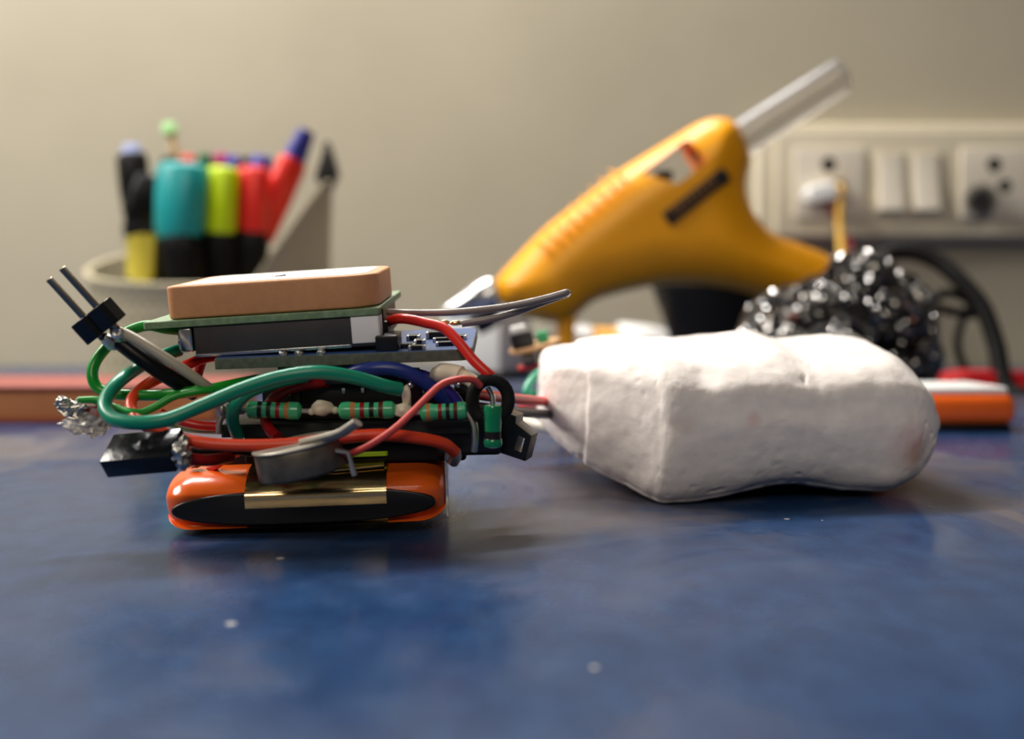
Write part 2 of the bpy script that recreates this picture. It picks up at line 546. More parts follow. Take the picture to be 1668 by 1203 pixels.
def plaster_material():
    m = MATS['plaster']; nt = m.node_tree; L = nt.links
    b = nt.nodes['Principled BSDF']
    src = b.inputs['Base Color'].links[0].from_socket
    geo = nt.nodes.new('ShaderNodeNewGeometry')
    for (c, r_, col, k) in ((P(1495, 738, 141), 3.2, srgb(176, 140, 116), 0.75), (P(1480, 722, 141), 5.0, srgb(222, 176, 170), 0.5),
                            (P(1228, 682, 136), 1.6, srgb(226, 170, 166), 0.65), (P(1110, 690, 134), 2.6, srgb(218, 196, 186), 0.5)):
        vm = nt.nodes.new('ShaderNodeVectorMath'); vm.operation = 'DISTANCE'
        vm.inputs[1].default_value = c * MM
        nz = nt.nodes.new('ShaderNodeTexNoise'); nz.inputs['Scale'].default_value = 500
        L.new(geo.outputs['Position'], nz.inputs['Vector'])
        L.new(geo.outputs['Position'], vm.inputs[0])
        mr = nt.nodes.new('ShaderNodeMapRange'); mr.interpolation_type = 'SMOOTHSTEP'
        mr.inputs['From Min'].default_value = r_ * MM; mr.inputs['From Max'].default_value = 0.1 * r_ * MM
        mr.inputs['To Max'].default_value = k * 1.7
        L.new(vm.outputs['Value'], mr.inputs['Value'])
        mu = nt.nodes.new('ShaderNodeMath'); mu.operation = 'MULTIPLY'; mu.use_clamp = True
        L.new(mr.outputs['Result'], mu.inputs[0]); L.new(nz.outputs['Fac'], mu.inputs[1])
        x = nt.nodes.new('ShaderNodeMix'); x.data_type = 'RGBA'
        L.new(mu.outputs[0], x.inputs['Factor']); L.new(src, x.inputs[6]); x.inputs[7].default_value = col
        src = x.outputs[2]
    L.new(src, b.inputs['Base Color'])
plaster_material()
single(plaster(), 'plaster_block', 'plaster', 'rough white hand-moulded plaster block lying on the blue desk', 'plaster block', (12, 160, 0), sharp=180)

# ================================================================== CIRCUIT STACK
# --- satellite receiver board with its ceramic patch aerial (top of the stack)
O1 = P(425, 519, 118)
G = frame(O1, roll=3.6, pitch=5.6)
gps = thing('receiver_module', 'green edged board with thick tan ceramic block and metal can, topmost in the stack', 'circuit module', O1)
m = MB(); m.rslab((-12.75, 0, -0.38), (12.75, 25.0, 0.38), 0.4, 0.08, G); m.build('circuit_board', 'pcb_pale', gps)
m = MB(); m.rslab((-10.2, 0.7, 0.45), (12.5, 19.5, 4.0), [1.0, 3.4, 3.4, 2.6], 0.28, G, n=10)
ant = m.build('ceramic_aerial', 'ceramic', gps)
m = MB(); m.rslab((-8.9, 1.9, 4.0), (11.2, 18.4, 4.04), [1.0, 2.8, 2.8, 2.2], 0, G); m.blob((0.6, 8.5, 4.05), (0.8, 0.8, 0.3), G)
m.build('silver_patch', 'silver_patch', ant)
m = MB(); m.box((-7.5, 0.35, -3.75), (12.4, 20, -0.38), 0.18, G)
can = m.build('shield_can', 'can_metal', gps)
m = MB(); m.box((-7.5, 0.25, -3.75), (9.4, 0.40, -3.4), 0.05, G); m.build('lower_lip', 'steel', can)
m = MB(); m.box((9.55, 0.12, -3.35), (12.72, 0.36, -0.45), 0.1, G); m.box((12.4, 0.12, -3.35), (12.72, 2.2, -0.45), 0.1, G)
k = m.build('sticker', 'sticker', gps); k['label'] = 'white square sticker'
m = MB()
m.lathe([(0, .5), (.15, 1.2), (.5, 1.35), (.85, 1.2), (1, .8)], G @ Vector((-9.7, 2.0, -2.0)), G @ Vector((-7.6, 2.0, -2.0)), 18)
m.box((-9.2, 0.5, -3.2), (-7.7, 3.2, -0.5), 0.25, G)
m.build('metal_connector', 'steel', gps)
m = MB(); m.box((12.5, 3, -3.9), (13.2, 9, -1.4), 0.2, G); m.build('black_plug', 'black_plastic', gps)
m = MB(); m.tube([G @ Vector(p) for p in ((12.95, 0.9, 0.2), (12.97, 0.7, -1.4), (12.85, 0.8, -3.6))], 0.09, 6); m.build('thin_lead', 'black_wire', gps)
m = MB()
for (u, v_, s) in ((-9.8, 21.5, .7), (9.8, 21.8, .6), (11.6, 8, .55), (11.9, 15, .5)):
    m.blob((u, v_, 0.45), (s, s, 0.35), G)
m.build('solder_joint', 'solder', gps)

# --- blue board under it
O2 = P(557, 585, 117.5)
H = frame(O2, roll=2.1, pitch=6.0)
blue = thing('sensor_board', 'narrow circuit board with blue top sticking out right under the tan ceramic block', 'circuit board', O2)
m = MB(); m.rslab((-13.7, 0, -0.62), (14.0, 20, 0.55), [0.3, 1.6, 1.6, 0.3], 0.06, H); m.build('board_core', 'pcb_edge', blue)
m = MB(); m.rslab((-13.6, 0.1, 0.55), (13.9, 19.9, 0.61), [0.3, 1.6, 1.6, 0.3], 0, H); m.build('solder_mask', 'pcb_blue', blue)
random.seed(3)
chips = [(6.7, 2.4, 1.6, .9, .5), (7.9, 5.4, .9, 1.6, .5), (8.0, .7, 1.5, .9, .5), (10.5, 6.6, 2.0, 1.0, .5), (11.0, 3.2, 1.9, 1.2, .45),
         (9.8, 10, 2.6, 2.0, .8), (12.4, 8, 1.0, 1.6, .5), (6.9, 9, 1.2, 1.6, .6)]
for (u, v_, a, c, h) in chips:
    m = MB(); m.box((u - a / 2, v_, .61), (u + a / 2, v_ + c, .61 + h), .06, H)
    o = m.build('surface_chip', 'black_plastic', blue)
    m = MB()
    for s in (-1, 1):
        m.box((u + s * a / 2 - .18, v_ - .05, .6), (u + s * a / 2 + .18, v_ + c + .05, .61 + h * .95), .05, H)
    m.build('solder_pad', 'solder', o)
m = MB(); m.box((3.6, .5, .61), (6.0, 5.0, 2.3), .15, H); m.build('plug_socket', 'black_plastic', blue)
for u in (-6.3, -4.6, -2.2):
    m = MB(); m.blob((u, .25, .8), (.5, .4, .4), H, lump=.3); m.build('solder_joint', 'solder', blue)
for u in (-6.5, -0.5, 1.6):
    m = MB(); m.tube([H @ Vector((u, 3.0, -.5)), H @ Vector((u, 3.0, -4.2))], .32, 6); m.build('header_pin', 'steel', blue)
m = MB(); m.box((-7.4, 2.0, -3.1), (2.2, 5.0, -.62), .15, H); m.build('pin_header', 'black_plastic', blue)

# --- perforated main board with the row of resistors
O3 = P(560, 700, 117)
K = frame(O3, roll=1.0, pitch=1.0)
main = thing('main_board', 'dark circuit board with a row of green resistors in the middle of the stack', 'circuit board', O3)
m = MB(); m.rslab((-13.6, 1.6, -.8), (13.6, 24, .6), .3, .06, K); m.build('board', 'pcb_dark', main)
m = MB(); m.box((-5.2, 4.0, .6), (8.2, 12.5, 5.2), .25, K); m.build('chip_socket', 'black_plastic', main)
m = MB(); m.box((-4.9, 3.4, 4.2), (7.4, 11, 5.9), .2, K); m.build('processor_chip', 'matt_black', main)
m = MB(); m.box((-9.8, 5.0, .6), (-5.4, 15, 5.6), .25, K); m.build('relay', 'black_plastic', main)
m = MB(); m.box((8.5, 4.5, .6), (13.0, 12, 3.4), .3, K); m.build('capacitor_block', 'matt_black', main)
m = MB(); m.box((-12.0, 5.0, -4.3), (12.8, 20, -.8), .4, K); m.build('foam_pad', 'matt_black', main)
def resistor(parent, a, b, r, order=(0, 1, 0, 1, 0, 3, 0, 4, 0), lead=2.5):
    a, b = Vector(a), Vector(b)
    t = (b - a).normalized()
    prof, mis = [(0, r * .35), (.02, r * .7), (.06, r), (.14, r * 1.05)], [0, 0, 0]
    n = len(order)
    for i, c in enumerate(order):
        q = .14 + .72 * (i + 1) / n
        mis.append(c); prof.append((q, r * (1.05 if i in (0, n - 2, n - 1) else .93)))
    prof += [(.94, r), (.98, r * .7), (1, r * .35)]; mis += [0, 0, 0]
    o = MB().lathe(prof, a, b, 24, mis).build('resistor', ['res_green', 'res_black', 'res_brown', 'res_red', 'res_gold'], parent)
    MB().tube([a - t * lead, b + t * lead], .27, 8).build('lead', 'dull_metal', o)
    return o
RD = 116.4
resistor(main, P(401, 667, RD), P(492, 669, RD), 0.92, lead=1.8)
resistor(main, P(551, 669, RD), P(646, 667, RD), 0.92, (0, 4, 0, 3, 0, 1, 0, 2, 0), lead=1.0)
resistor(main, P(684, 672, RD), P(763, 668, RD), 0.92, (4, 0, 0, 3, 0, 1, 0, 2, 0), lead=1.0)
m = MB(); m.blob(P(525, 664, 116.4), (1.15, .9, .85), lump=.25); m.blob(P(508, 670, 116.4), (.45, .4, .4)); m.blob(P(546, 668, 116.4), (.4, .4, .4))
m.build('solder_joint', 'cream', main)
m = MB(); m.tube(path([(357, 706, 116.4), (357, 690, 116.4), (361, 672, 116.4), (354, 654, 116.6)]), [.34] * 31, 8)
m.tube(path([(372, 655, 116.6), (362, 668, 116.5), (372, 672, 116.4), (398, 670, 116.4)]), .26, 8)
m.blob(P(362, 668, 116.4), (.7, .6, .9), lump=.35)
m.build('bent_lead', 'dull_metal', main)
m = MB(); m.tube(path([(661, 640, 117), (662, 660, 117), (650, 672, 116.6)]), .5, 10); m.blob(P(654, 668, 116.4), (1.1, .7, .8), lump=.3); m.blob(P(662, 645, 116.7), (.5, .5, 1.2))
m.build('solder_post', 'cream', main)
m = MB()
for (x, y) in ((648, 626), (668, 627), (640, 668), (747, 626), (773, 632)):
    m.blob(P(x, y, 117.5), .48)
m.build('solder_joint', 'steel', main)
m = MB(); m.tube(path([(760, 668, 116.2), (772, 690, 115.8), (774, 715, 115.8), (772, 735, 116)]), .38, 8); m.build('bent_lead', 'dull_metal', main)
m = MB(); m.box((9.5, 2.6, -3.4), (16.8, 12, 1.2), .5, K); m.build('terminal_block', 'black_plastic', main)
# upright green component at the right end
a, b_ = P(803, 658, 114.5), P(803, 729, 114.5)
m = MB(); m.lathe([(0, .4), (.03, .9), (.09, 1.0), (.3, .9), (.62, .86), (.78, .86), (.80, .95), (.9, 1.0), (.97, .9), (1, .4)], a, b_, 24, [0, 0, 0, 0, 1, 1, 0, 0, 0])
cap = m.build('upright_resistor', ['green_part', 'res_black'], main)
MB().tube(path([(803, 660, 114.5), (802, 645, 114.8), (795, 632, 115.4)]), .3, 8).build('lead', 'steel', cap)

# --- black ring and twisted lead beside it
m = MB()
c = P(799, 650, 116)
m.tube([c + Vector((1.9 * math.cos(t * .2618), -.6 + .1 * math.sin(t), 2.15 * math.sin(t * .2618))) for t in range(-4, 17)], .72, 12)
m.tube(path([(745, 630, 118), (763, 634, 117), (773, 650, 116.5), (772, 668, 116)]), .5, 10)
ring = single(m, 'ferrite_ring', 'matt_black', 'small black ring standing above the upright green resistor', 'ring core')
m = MB(); m.tube(path([(716, 612, 119), (722, 607, 118), (742, 609, 117.6), (762, 616, 117), (778, 628, 116.5)]), [1.05] * 25 + [.8] * 16, 12)
m.blob(P(716, 610, 119), (1.1, 1.0, 1.0))
single(m, 'white_wire', 'cream', 'short stiff cream coloured wire arching beside the black ring', 'wire')
m = MB(); m.blob(P(803, 618, 115.2), (.55, .5, .6), lump=.2); m.blob(P(776, 625, 115.4), (.5, .5, .75), lump=.2)
m.build('solder_joint', 'solder', ring)

# --- black plastic bracket at the right foot of the stack
B = frame(P(828, 712, 121), roll=-18, pitch=0, yaw=-12)
m = MB()
outer = [(-2.0, 0, -2.0), (2.6, 0, -1.9), (2.4, 0, 1.0), (0.3, 0, 1.7), (0.1, 0, 2.5), (-2.0, 0, 2.6)]
hole = [(1.0, 0, -1.1), (1.9, 0, -1.1), (1.8, 0, .5), (1.0, 0, .6)]
m.prism(outer, (0, 4.2, 0), .12, B, holes=[hole])
single(m, 'plug_housing', 'black_plastic', 'small black plastic plug with a square hole, right of the upright green resistor', 'connector')

# --- orange case at the bottom
def case():
    o0 = P(497, 868, 117.9)
    o0.z = 0
    M = frame(o0 + Vector((0, 0, .72)), roll=1.7, yaw=3.0) @ Matrix.Diagonal((1, 1, .92, 1))
    root = thing('orange_case', 'flat orange and black case with gold foil band at the foot of the circuit stack', 'case', o0)
    def prof(gr, top, x):  # y-z outline of the case
        return [(x, 1.3 - gr, .8), (x, .45 - gr, 2.0), (x, .0 - gr, 4.0), (x, .5 - gr, 5.05), (x, 1.6 - gr * .6, 6.0 + top * .5), (x, 3.4, 6.7 + top), (x, 7, 7.2 + top), (x, 13, 7.5 + top),
                (x, 26, 7.4 + top), (x, 27.5 + gr, 6), (x, 28 + gr, 4), (x, 27.5 + gr, 1), (x, 26, 0 - gr * .5 + .15), (x, 2.8, 0 - gr * .2 + .2)]
    def hull(x0, x1, gr, top, ends):
        base = prof(gr, top, 0)
        cy = 14.; cz = 3.8
        secs = []
        n = 7
        stations = []
        if ends:
            for k in range(n + 1):
                a = math.pi / 2 * k / n
                stations.append((x0 + 3.2 * (1 - math.sin(a)), 3.2 * (1 - math.cos(a))))
            stations = [(x0 + 3.2 * (1 - math.sin(math.pi / 2 * (n - k) / n)), 3.2 * (1 - math.cos(math.pi / 2 * (n - k) / n))) for k in range(n, -1, -1)][::-1]
            L_ = [(x0 + 3.2 * (1 - math.sin(a)), 3.2 * (1 - math.cos(a))) for a in [math.pi / 2 * (1 - k / n) for k in range(n + 1)]]
            stations = L_ + [(x1 - (x - x0), s) for x, s in L_[::-1]]
        else:
            stations = [(x0, 0), (x0 + .15, -.0), (x1 - .15, 0), (x1, 0)]
        loop_rounded = spline([Vector(p) for p in base] + [Vector(base[0])], 5)[:-1]
        vs, fs = [], []
        W = len(loop_rounded)
        for (x, s) in stations:
            for p in loop_rounded:
                ky = 1 - s / 14.; kz = 1 - s / 6.4
                vs.append((x, cy + (p.y - cy) * ky, cz + (p.z - cz) * kz))
        for i in range(len(stations) - 1):
            for k_ in range(W):
                k2 = (k_ + 1) % W
                fs.append([i * W + k_, i * W + k2, (i + 1) * W + k2, (i + 1) * W + k_])
        fs.append(list(range(W))); fs.append([(len(stations) - 1) * W + k_ for k_ in range(W)])
        return vs, fs
    vs, fs = hull(-15.4, 15.3, 0, 0, True)
    MB().add(vs, fs, 0, M).build('shell', 'orange', root)
    # long dark inset on the front face: a lens-shaped pad
    pts = []
    for k_ in range(40):
        a = 2 * math.pi * k_ / 40
        cx_ = 14.2 * math.copysign(abs(math.cos(a)) ** .75, math.cos(a))
        pts.append((cx_, -.12, 2.75 + 2.05 * math.copysign(abs(math.sin(a)) ** .9, math.sin(a))))
    m = MB(); m.prism([(p[0], p[1], p[2]) for p in pts], (0, 1.2, 0), .25, M); k_ = m.build('front_grip', 'black_plastic', root); k_['label'] = 'black oval grip'
    vs, fs = hull(-6.3, 8.9, .32, .32, False)
    MB().add(vs, fs, 0, M).build('foil_band', 'gold', root)
    m = MB(); m.rslab((-10.5, 6.5, 7.0), (12.2, 24, 8.3), .6, .15, M); m.build('top_cover', 'black_plastic', root)
    m = MB(); m.rslab((2.4, 3.4, 7.9), (9.0, 6.4, 8.5), .4, .08, M); m.build('lime_label', 'lime_label', root)
    for (u, r_) in ((-.8, .4), (2.0, .5), (4.0, .45)):
        m = MB(); m.blob((u, 3.4, 7.3), (r_, r_, .35), M); m.build('solder_joint', 'solder', root)
    m = MB(); m.prism([(-4.5, 1.9, 6.6), (-1.8, 2.2, 7.2), (-2.2, 4.4, 7.7), (-5, 4.4, 7.3)], (0, 0, .25), 0, M)
    m.prism([(-1.0, 2.2, 6.9), (3.2, 1.7, 6.5), (8.6, 2.2, 6.8), (8.6, 4.6, 7.4), (1, 4.6, 7.8)], (0, 0, .25), .05, M); m.build('foil_flap', 'gold_dark', root)
    m = MB(); m.box((15.3, 1.8, .6), (15.55, 24, 8.0), .05, M); m.build('clear_film', 'clear', root)
    m = MB(); m.blob((-12.6, 4.5, 7.6), (.8, .6, .5), M, lump=.3); m.build('solder_joint', 'solder', root)
case()

# --- grey metal disc with its tab, leaning on the foil
D = frame(P(477, 761, 107.6), roll=11, pitch=4, yaw=0)
disc = thing('metal_disc', 'dull grey metal disc with a bent tab, leaning on the gold foil band', 'metal disc', P(477, 761, 107.6))
m = MB(); m.lathe([(0, 4.0), (.04, 4.35), (.12, 4.5), (.85, 4.5), (.95, 4.4), (1, 4.1)], D @ Vector((0, 4.2, -1.55)), D @ Vector((0, 4.2, 1.55)), 48); m.build('body', 'disc_side', disc)
m = MB(); m.lathe([(0, 4.55), (.5, 4.65), (1, 4.5)], D @ Vector((0, 4.2, 1.5)), D @ Vector((0, 4.2, 1.85)), 48); m.build('lid', 'disc_lid', disc)
m = MB(); m.tube([D @ Vector(p) for p in ((1, 1.6, 1.95), (4.2, 1.3, 2.1), (5.4, 1.0, 2.35), (7.1, .6, 3.1))], .42, 10, flat=2.0); m.build('tab', 'disc_lid', disc)
m = MB(); m.tube([D @ Vector(p) for p in ((3.9, 2.5, 0.5), (5.2, 2.4, 0.0), (5.4, 2.4, -2.4))], .3, 8); m.build('lower_tab', 'dull_metal', disc)

# --- two pin plug at the left
ph = P(160, 522, 114)
q = Vector((-.60, -.22, .77)).normalized()
side = Vector((.62, -.28, .42)); side = (side - q * side.dot(q)).normalized()
back = q.cross(side)
if back.y < 0: back = -back
def lp(u, v_, w_): return ph + side * u + back * v_ + q * w_
PM = Matrix((( side.x, back.x, q.x, ph.x), (side.y, back.y, q.y, ph.y), (side.z, back.z, q.z, ph.z), (0, 0, 0, 1)))
pin = thing('pin_plug', 'two pin black plug standing up at the left of the stack', 'connector', ph)
m = MB()
for s in (-1, 1):
    m.prism([(s * 1.27 - 1.25, -.8, -1.3), (s * 1.27 - .8, -1.25, -1.3), (s * 1.27 + .8, -1.25, -1.3), (s * 1.27 + 1.25, -.8, -1.3), (s * 1.27 + 1.25, .8, -1.3), (s * 1.27 + .8, 1.25, -1.3), (s * 1.27 - .8, 1.25, -1.3), (s * 1.27 - 1.25, .8, -1.3)], (0, 0, 2.5), .1, PM)
m.build('housing', 'gloss_black', pin)
for s in (-1, 1):
    MB().box((s * 1.05 - .3, -.3, -2.4), (s * 1.05 + .3, .3, 6.3), .1, PM).build('pin', 'pin_metal', pin)
    MB().blob((s * .8, 0, -2.3), (.65, .65, 1.0), PM, lump=.4).build('solder_joint', 'solder', pin)

# --- shiny black plug lower left
bp_ = P(240, 742, 110)
E = frame(bp_, roll=6, pitch=36, yaw=-9)
plug = thing('black_plug', 'shiny black rectangular plug hanging off red wires at the left', 'connector', bp_)
m = MB(); m.box((-4.2, -1.6, -1.1), (3.3, 2.6, 1.1), .12, E); m.build('housing', 'gloss_black', plug)
m = MB(); m.blob((3.7, -.3, .3), (.9, 1.1, 1.0), E, lump=.5, freq=2); m.blob((4.0, .8, .8), (.5, .8, .6), E, lump=.5); m.blob((3.6, -.8, -.7), (.9, .7, .9), E, lump=.3)
m.build('solder_joint', 'solder', plug)

# --- wires
def wire(label, pts, wpx, m_, name='wire', ends=None, cat='wire', parts=()):
    d0 = sum(p[2] for p in pts) / len(pts)
    mb = MB(); mb.tube(path(pts), rad(wpx, d0), 14)
    return single(mb, name, m_, label, cat)
teal = [(292, 570, 124), (245, 587, 121), (195, 620, 115), (171, 655, 112), (184, 681, 110), (225, 688, 109), (275, 682, 109), (335, 658, 110), (400, 631, 111.5), (460, 613, 112.5), (520, 606, 113), (580, 615, 113.8), (625, 628, 114.5), (652, 634, 115.5)]
wire('thick teal wire in a long loop across the front of the stack', teal, 23, 'teal_wire')
wire('teal wire curling down beside the leftmost green resistor', [(500, 612, 117.5), (455, 621, 116.4), (408, 637, 115.4), (384, 660, 115), (379, 685, 115.5), (388, 712, 117)], 21, 'teal_wire')
wire('bright green wire looping behind the two pin plug', [(300, 538, 122), (270, 535, 121), (240, 530, 120), (208, 540, 119), (178, 561, 118), (155, 590, 117.5), (151, 615, 117), (163, 634, 117), (195, 642, 117), (260, 643, 117), (320, 637, 116), (352, 632, 116.5), (385, 625, 118.5), (420, 618, 121)], 18, 'green_wire')
wire('thin green wire running out to the frayed solder tip', [(128, 652, 115), (160, 652, 115), (188, 664, 115), (225, 672, 114), (250, 664, 114), (285, 645, 114.5), (330, 636, 115), (365, 634, 117), (400, 630, 119.5)], 13, 'green_wire')
wire('long orange red wire sweeping low in front of the resistors', [(300, 598, 122), (262, 614, 120), (231, 632, 118), (214, 653, 116), (218, 674, 114.5), (236, 692, 112.5), (275, 708, 111.5), (330, 721, 111), (400, 725, 111), (480, 722, 111), (550, 713, 111.5), (620, 708, 112), (680, 713, 113), (722, 722, 114.5), (741, 736, 116)], 20, 'orange_wire')
wire('short red wire under the left end of the dark metal can', [(362, 578, 124), (330, 584, 122.5), (298, 597, 121), (280, 606, 121.5)], 17, 'red_wire')
wire('red wire dropping behind the grey lead at the left', [(332, 578, 125), (326, 595, 124.5), (320, 618, 124), (324, 634, 124)], 17, 'red_wire')
wire('red wire passing between the teal loop and the bent lead', [(262, 672, 118), (290, 684, 118), (322, 692, 118), (360, 695, 118.5)], 15, 'red_wire')
wire('thin pale green wire under the teal loop', [(255, 683, 119), (278, 691, 119), (310, 700, 119), (362, 703, 119)], 9, 'palegreen')
wire('pale grey lead from the pin plug slanting down right', [(188, 541, 115), (205, 544, 114.4), (240, 564, 114), (290, 596, 114), (330, 624, 115.3), (352, 640, 117.4), (372, 656, 119.5)], 17, 'grey_wire')
wire('thick black lead under the pale grey one', [(196, 557, 115.2), (219, 575, 115.0), (250, 597, 115.2), (282, 618, 116), (318, 640, 118)], 27, 'black_wire')
coax = thing('aerial_cable', 'thin grey cable folded back on itself, pointing right from the tan block board', 'cable', P(640, 510, 124))
m = MB(); m.tube(path([(632, 508, 124), (680, 509, 122), (740, 508, 120), (820, 500, 118.5), (880, 488, 118), (917, 478, 118), (923, 476.5, 118.3), (921, 479, 119.2), (890, 490, 119.6), (840, 508, 119.2), (795, 520, 118.8), (752, 527, 118.6)]), rad(12, 119), 12); m.build('sheath', 'coax_grey', coax)
m = MB(); m.tube(path([(752, 527, 118.6), (735, 525, 118.6), (715, 524, 118.8), (700, 524, 119)]), .16, 8); m.blob(P(742, 526, 118.6), (.7, .35, .3)); m.blob(P(724, 525, 118.8), (.5, .25, .3)); m.build('bare_end', 'gold', coax)
wire('red wire arching right from under the tan block to the black ring', [(622, 532, 126), (640, 521, 122), (660, 519, 120), (690, 525, 119), (722, 534, 118), (745, 555, 117), (770, 585, 116), (792, 606, 115.5), (806, 617, 115.5)], 17, 'red_wire')
wire('thin pale red wire slanting across the rightmost resistors', [(782, 628, 114), (768, 618, 113), (745, 618, 112), (720, 626, 111), (700, 643, 110.5), (670, 673, 110), (640, 700, 109.6), (600, 726, 110), (560, 744, 112)], 12, 'pale_red_wire')
wire('navy blue wire behind the green resistors', [(556, 612, 118.6), (596, 602, 117.4), (640, 601, 117.2), (680, 615, 117.6), (712, 640, 118.6), (734, 668, 120), (742, 700, 120.6)], 24, 'blue_wire')
wire('purple wire beside the navy wire under the blue board', [(650, 606, 121), (690, 612, 120), (722, 630, 119.6), (746, 656, 120), (752, 690, 121)], 19, 'purple_wire')
wire('dark red wire bowed around behind the leftmost resistor', [(560, 622, 122), (520, 624, 120), (475, 632, 118.6), (443, 652, 118), (432, 680, 118), (440, 700, 117), (452, 712, 116)], 18, 'dark_red_wire')
wire('dark red wire coming out of the shiny black plug', [(308, 747, 110.5), (330, 749, 111.5), (352, 748, 113), (375, 744, 116)], 20, 'dark_red_wire')
wire('short red wire rising from the orange case corner', [(331, 773, 124), (345, 763, 122), (365, 748, 120.5), (390, 735, 119.5)], 14, 'pale_red_wire')
wire('black lead behind the shiny black plug', [(300, 733, 114), (340, 738, 114.5), (380, 733, 116), (420, 738, 118)], 16, 'black_wire')
wire('red lead from the black ring into the plaster block', [(770, 640, 124), (800, 645, 128), (840, 649, 138), (900, 655, 156)], 17, 'red_wire')
wire('black lead below the red one, into the plaster block', [(770, 662, 124), (820, 668, 130), (850, 671, 138), (905, 676, 154)], 16, 'black_wire')
wire('teal wire curving up beside the left end of the plaster', [(872, 640, 178), (858, 641, 176), (862, 624, 178), (878, 607, 182), (905, 592, 186)], 14, 'teal_wire')
wire('white wire stub on the desk by the plaster', [(850, 683, 176), (875, 692, 172), (905, 702, 170)], 16, 'white_wire')
wire('red stub of wire behind the red lead', [(846, 661, 176), (860, 660, 178), (880, 661, 180)], 8, 'pale_red_wire')
wire('dark red wire under the blue board', [(480, 596, 121), (500, 602, 120), (530, 600, 121), (548, 590, 123)], 17, 'dark_red_wire')
m = MB(); m.tube(path([(741, 734, 116), (742, 744, 116.4), (738, 752, 117)]), .65, 10); m.blob(P(733, 742, 117.5), (.6, .5, .9), lump=.3)
single(m, 'stripped_wire_end', 'dull_metal', 'bare tinned end of the orange red wire above the orange case', 'wire end')

fr = thing('frayed_wire_tip', 'bare twisted strands with clear glue, far left of the stack', 'wire end', P(125, 660, 115))
random.seed(11)
m = MB()
for k in range(16):
    a = P(98 + random.uniform(-4, 10), 658 + random.uniform(-9, 9), 115 + random.uniform(-.6, .6))
    b2 = P(135 + random.uniform(-8, 12), 668 + random.uniform(-14, 22), 115 + random.uniform(-.8, .8))
    mid_ = (a + b2) / 2 + Vector((0, random.uniform(-.4, .4), random.uniform(-.4, .4)))
    m.tube(spline([a, mid_, b2], 5), .16, 6)
m.blob(P(103, 657, 115), (.8, .7, .7), lump=.6, freq=2); m.blob(P(118, 668, 115), (.9, .7, .9), lump=.6, freq=2)
m.build('strands', 'dull_metal', fr)
m = MB(); m.blob(P(138, 690, 115), (2.0, .9, .9), lump=.7, freq=1.5, sub=4); m.blob(P(155, 684, 115.6), (1.6, .8, 1.5), lump=.7, freq=1.5, sub=4); m.blob(P(140, 657, 115.4), (1.5, .8, .6), lump=.5, sub=4); m.build('clear_glue', 'glue_clear', fr)
m = MB(); m.tube(path([(138, 672, 116), (150, 668, 116), (166, 670, 116)]), .8, 10); m.build('red_stub', 'red_wire', fr)

# ================================================================== SMALL ROUND BOARD BEHIND THE PLASTER
rb0 = P(875, 566, 196)
Q = frame(rb0, roll=14, pitch=4, yaw=4)
rb = thing('round_board', 'little brown round circuit board tilted behind the left end of the plaster', 'circuit board', rb0)
m = MB(); m.lathe([(0, 4.6), (.2, 4.8), (.8, 4.8), (1, 4.6)], Q @ Vector((0, 3, -.45)), Q @ Vector((0, 3, .45)), 40); m.build('board', 'pcb_brown', rb)
m = MB(); m.box((-4.2, .2, .5), (-.2, 3.6, 3.2), .2, Q); m.build('switch_body', 'black_plastic', rb)
m = MB(); m.box((-3.7, .5, 3.2), (-.9, 3.0, 4.5), .3, Q); m.build('white_button', 'white_plastic', rb)
for u in (1.0, 2.0):
    m = MB(); m.lathe([(0, .3), (.1, .6), (.3, .62), (.5, .5), (.7, .62), (.9, .6), (1, .3)], Q @ Vector((u, 1.8, .3)), Q @ Vector((u, 1.8, 2.6)), 16); m.build('resistor', 'res_green', rb)
for u in (-1.9, 1.0):
    m = MB(); m.lathe([(0, 1.0), (.1, 1.25), (.9, 1.25), (1, 1.0)], Q @ Vector((u - 1.2, .4, -1.8)), Q @ Vector((u + 1.2, .4, -1.8)), 20); m.build('capacitor', 'can_metal', rb)
m = MB(); m.box((-4.0, 0.2, -3.4), (4.4, 5, -2.9), .1, Q); m.build('lower_board', 'red_plastic', rb)
m = MB(); m.box((2.6, .2, -2.6), (4.4, 3, -.5), .2, Q); m.build('chip', 'matt_black', rb)
m = MB()
for (u, v_) in ((3.6, 2.0), (2.0, 4.5)):
    a = Q @ Vector((u, v_, -3.2)); m.tube(spline([a, a + Vector((1.2, 0, -6)), Vector((a.x + 2.4, a.y + 1, .2))], 6), .4, 8)
m.build('stiff_leads', 'dull_metal', rb)

# ================================================================== GLUE GUN
GD = 338.0
def gp(x, y, dd=0): return P(x, y, GD + dd)
gun_o = gp(1420, 575); gun_o.z = 0
gun = thing('glue_gun', 'yellow hot glue gun propped up behind the plaster, nozzle pointing down left', 'glue gun', gun_o)
out = [(806, 458), (830, 430), (886, 373), (942, 329), (1000, 284), (1054, 250), (1110, 216), (1140, 199), (1170, 192), (1196, 201), (1212, 228), (1221, 262), (1216, 285),
       (1214, 308), (1220, 332), (1236, 360), (1262, 383), (1300, 396), (1340, 412), (1385, 438), (1430, 480), (1462, 540), (1466, 590), (1440, 620), (1400, 618), (1370, 590), (1335, 530), (1284, 500), (1222, 478),
       (1160, 465), (1090, 462), (1050, 468), (998, 480), (965, 492), (938, 515), (912, 526), (870, 520), (835, 505), (812, 490)]
def gfront(x, y, v_):  # a point on the gun's plane, v_ mm behind its middle
    p = P(x, y, GD); return Vector((p.x, GD + v_, p.z))
win = [(1038, 288), (1112, 232), (1142, 270), (1094, 308)]
from mathutils.geometry import delaunay_2d_cdt
T_, RIM = 12.5, 14.0
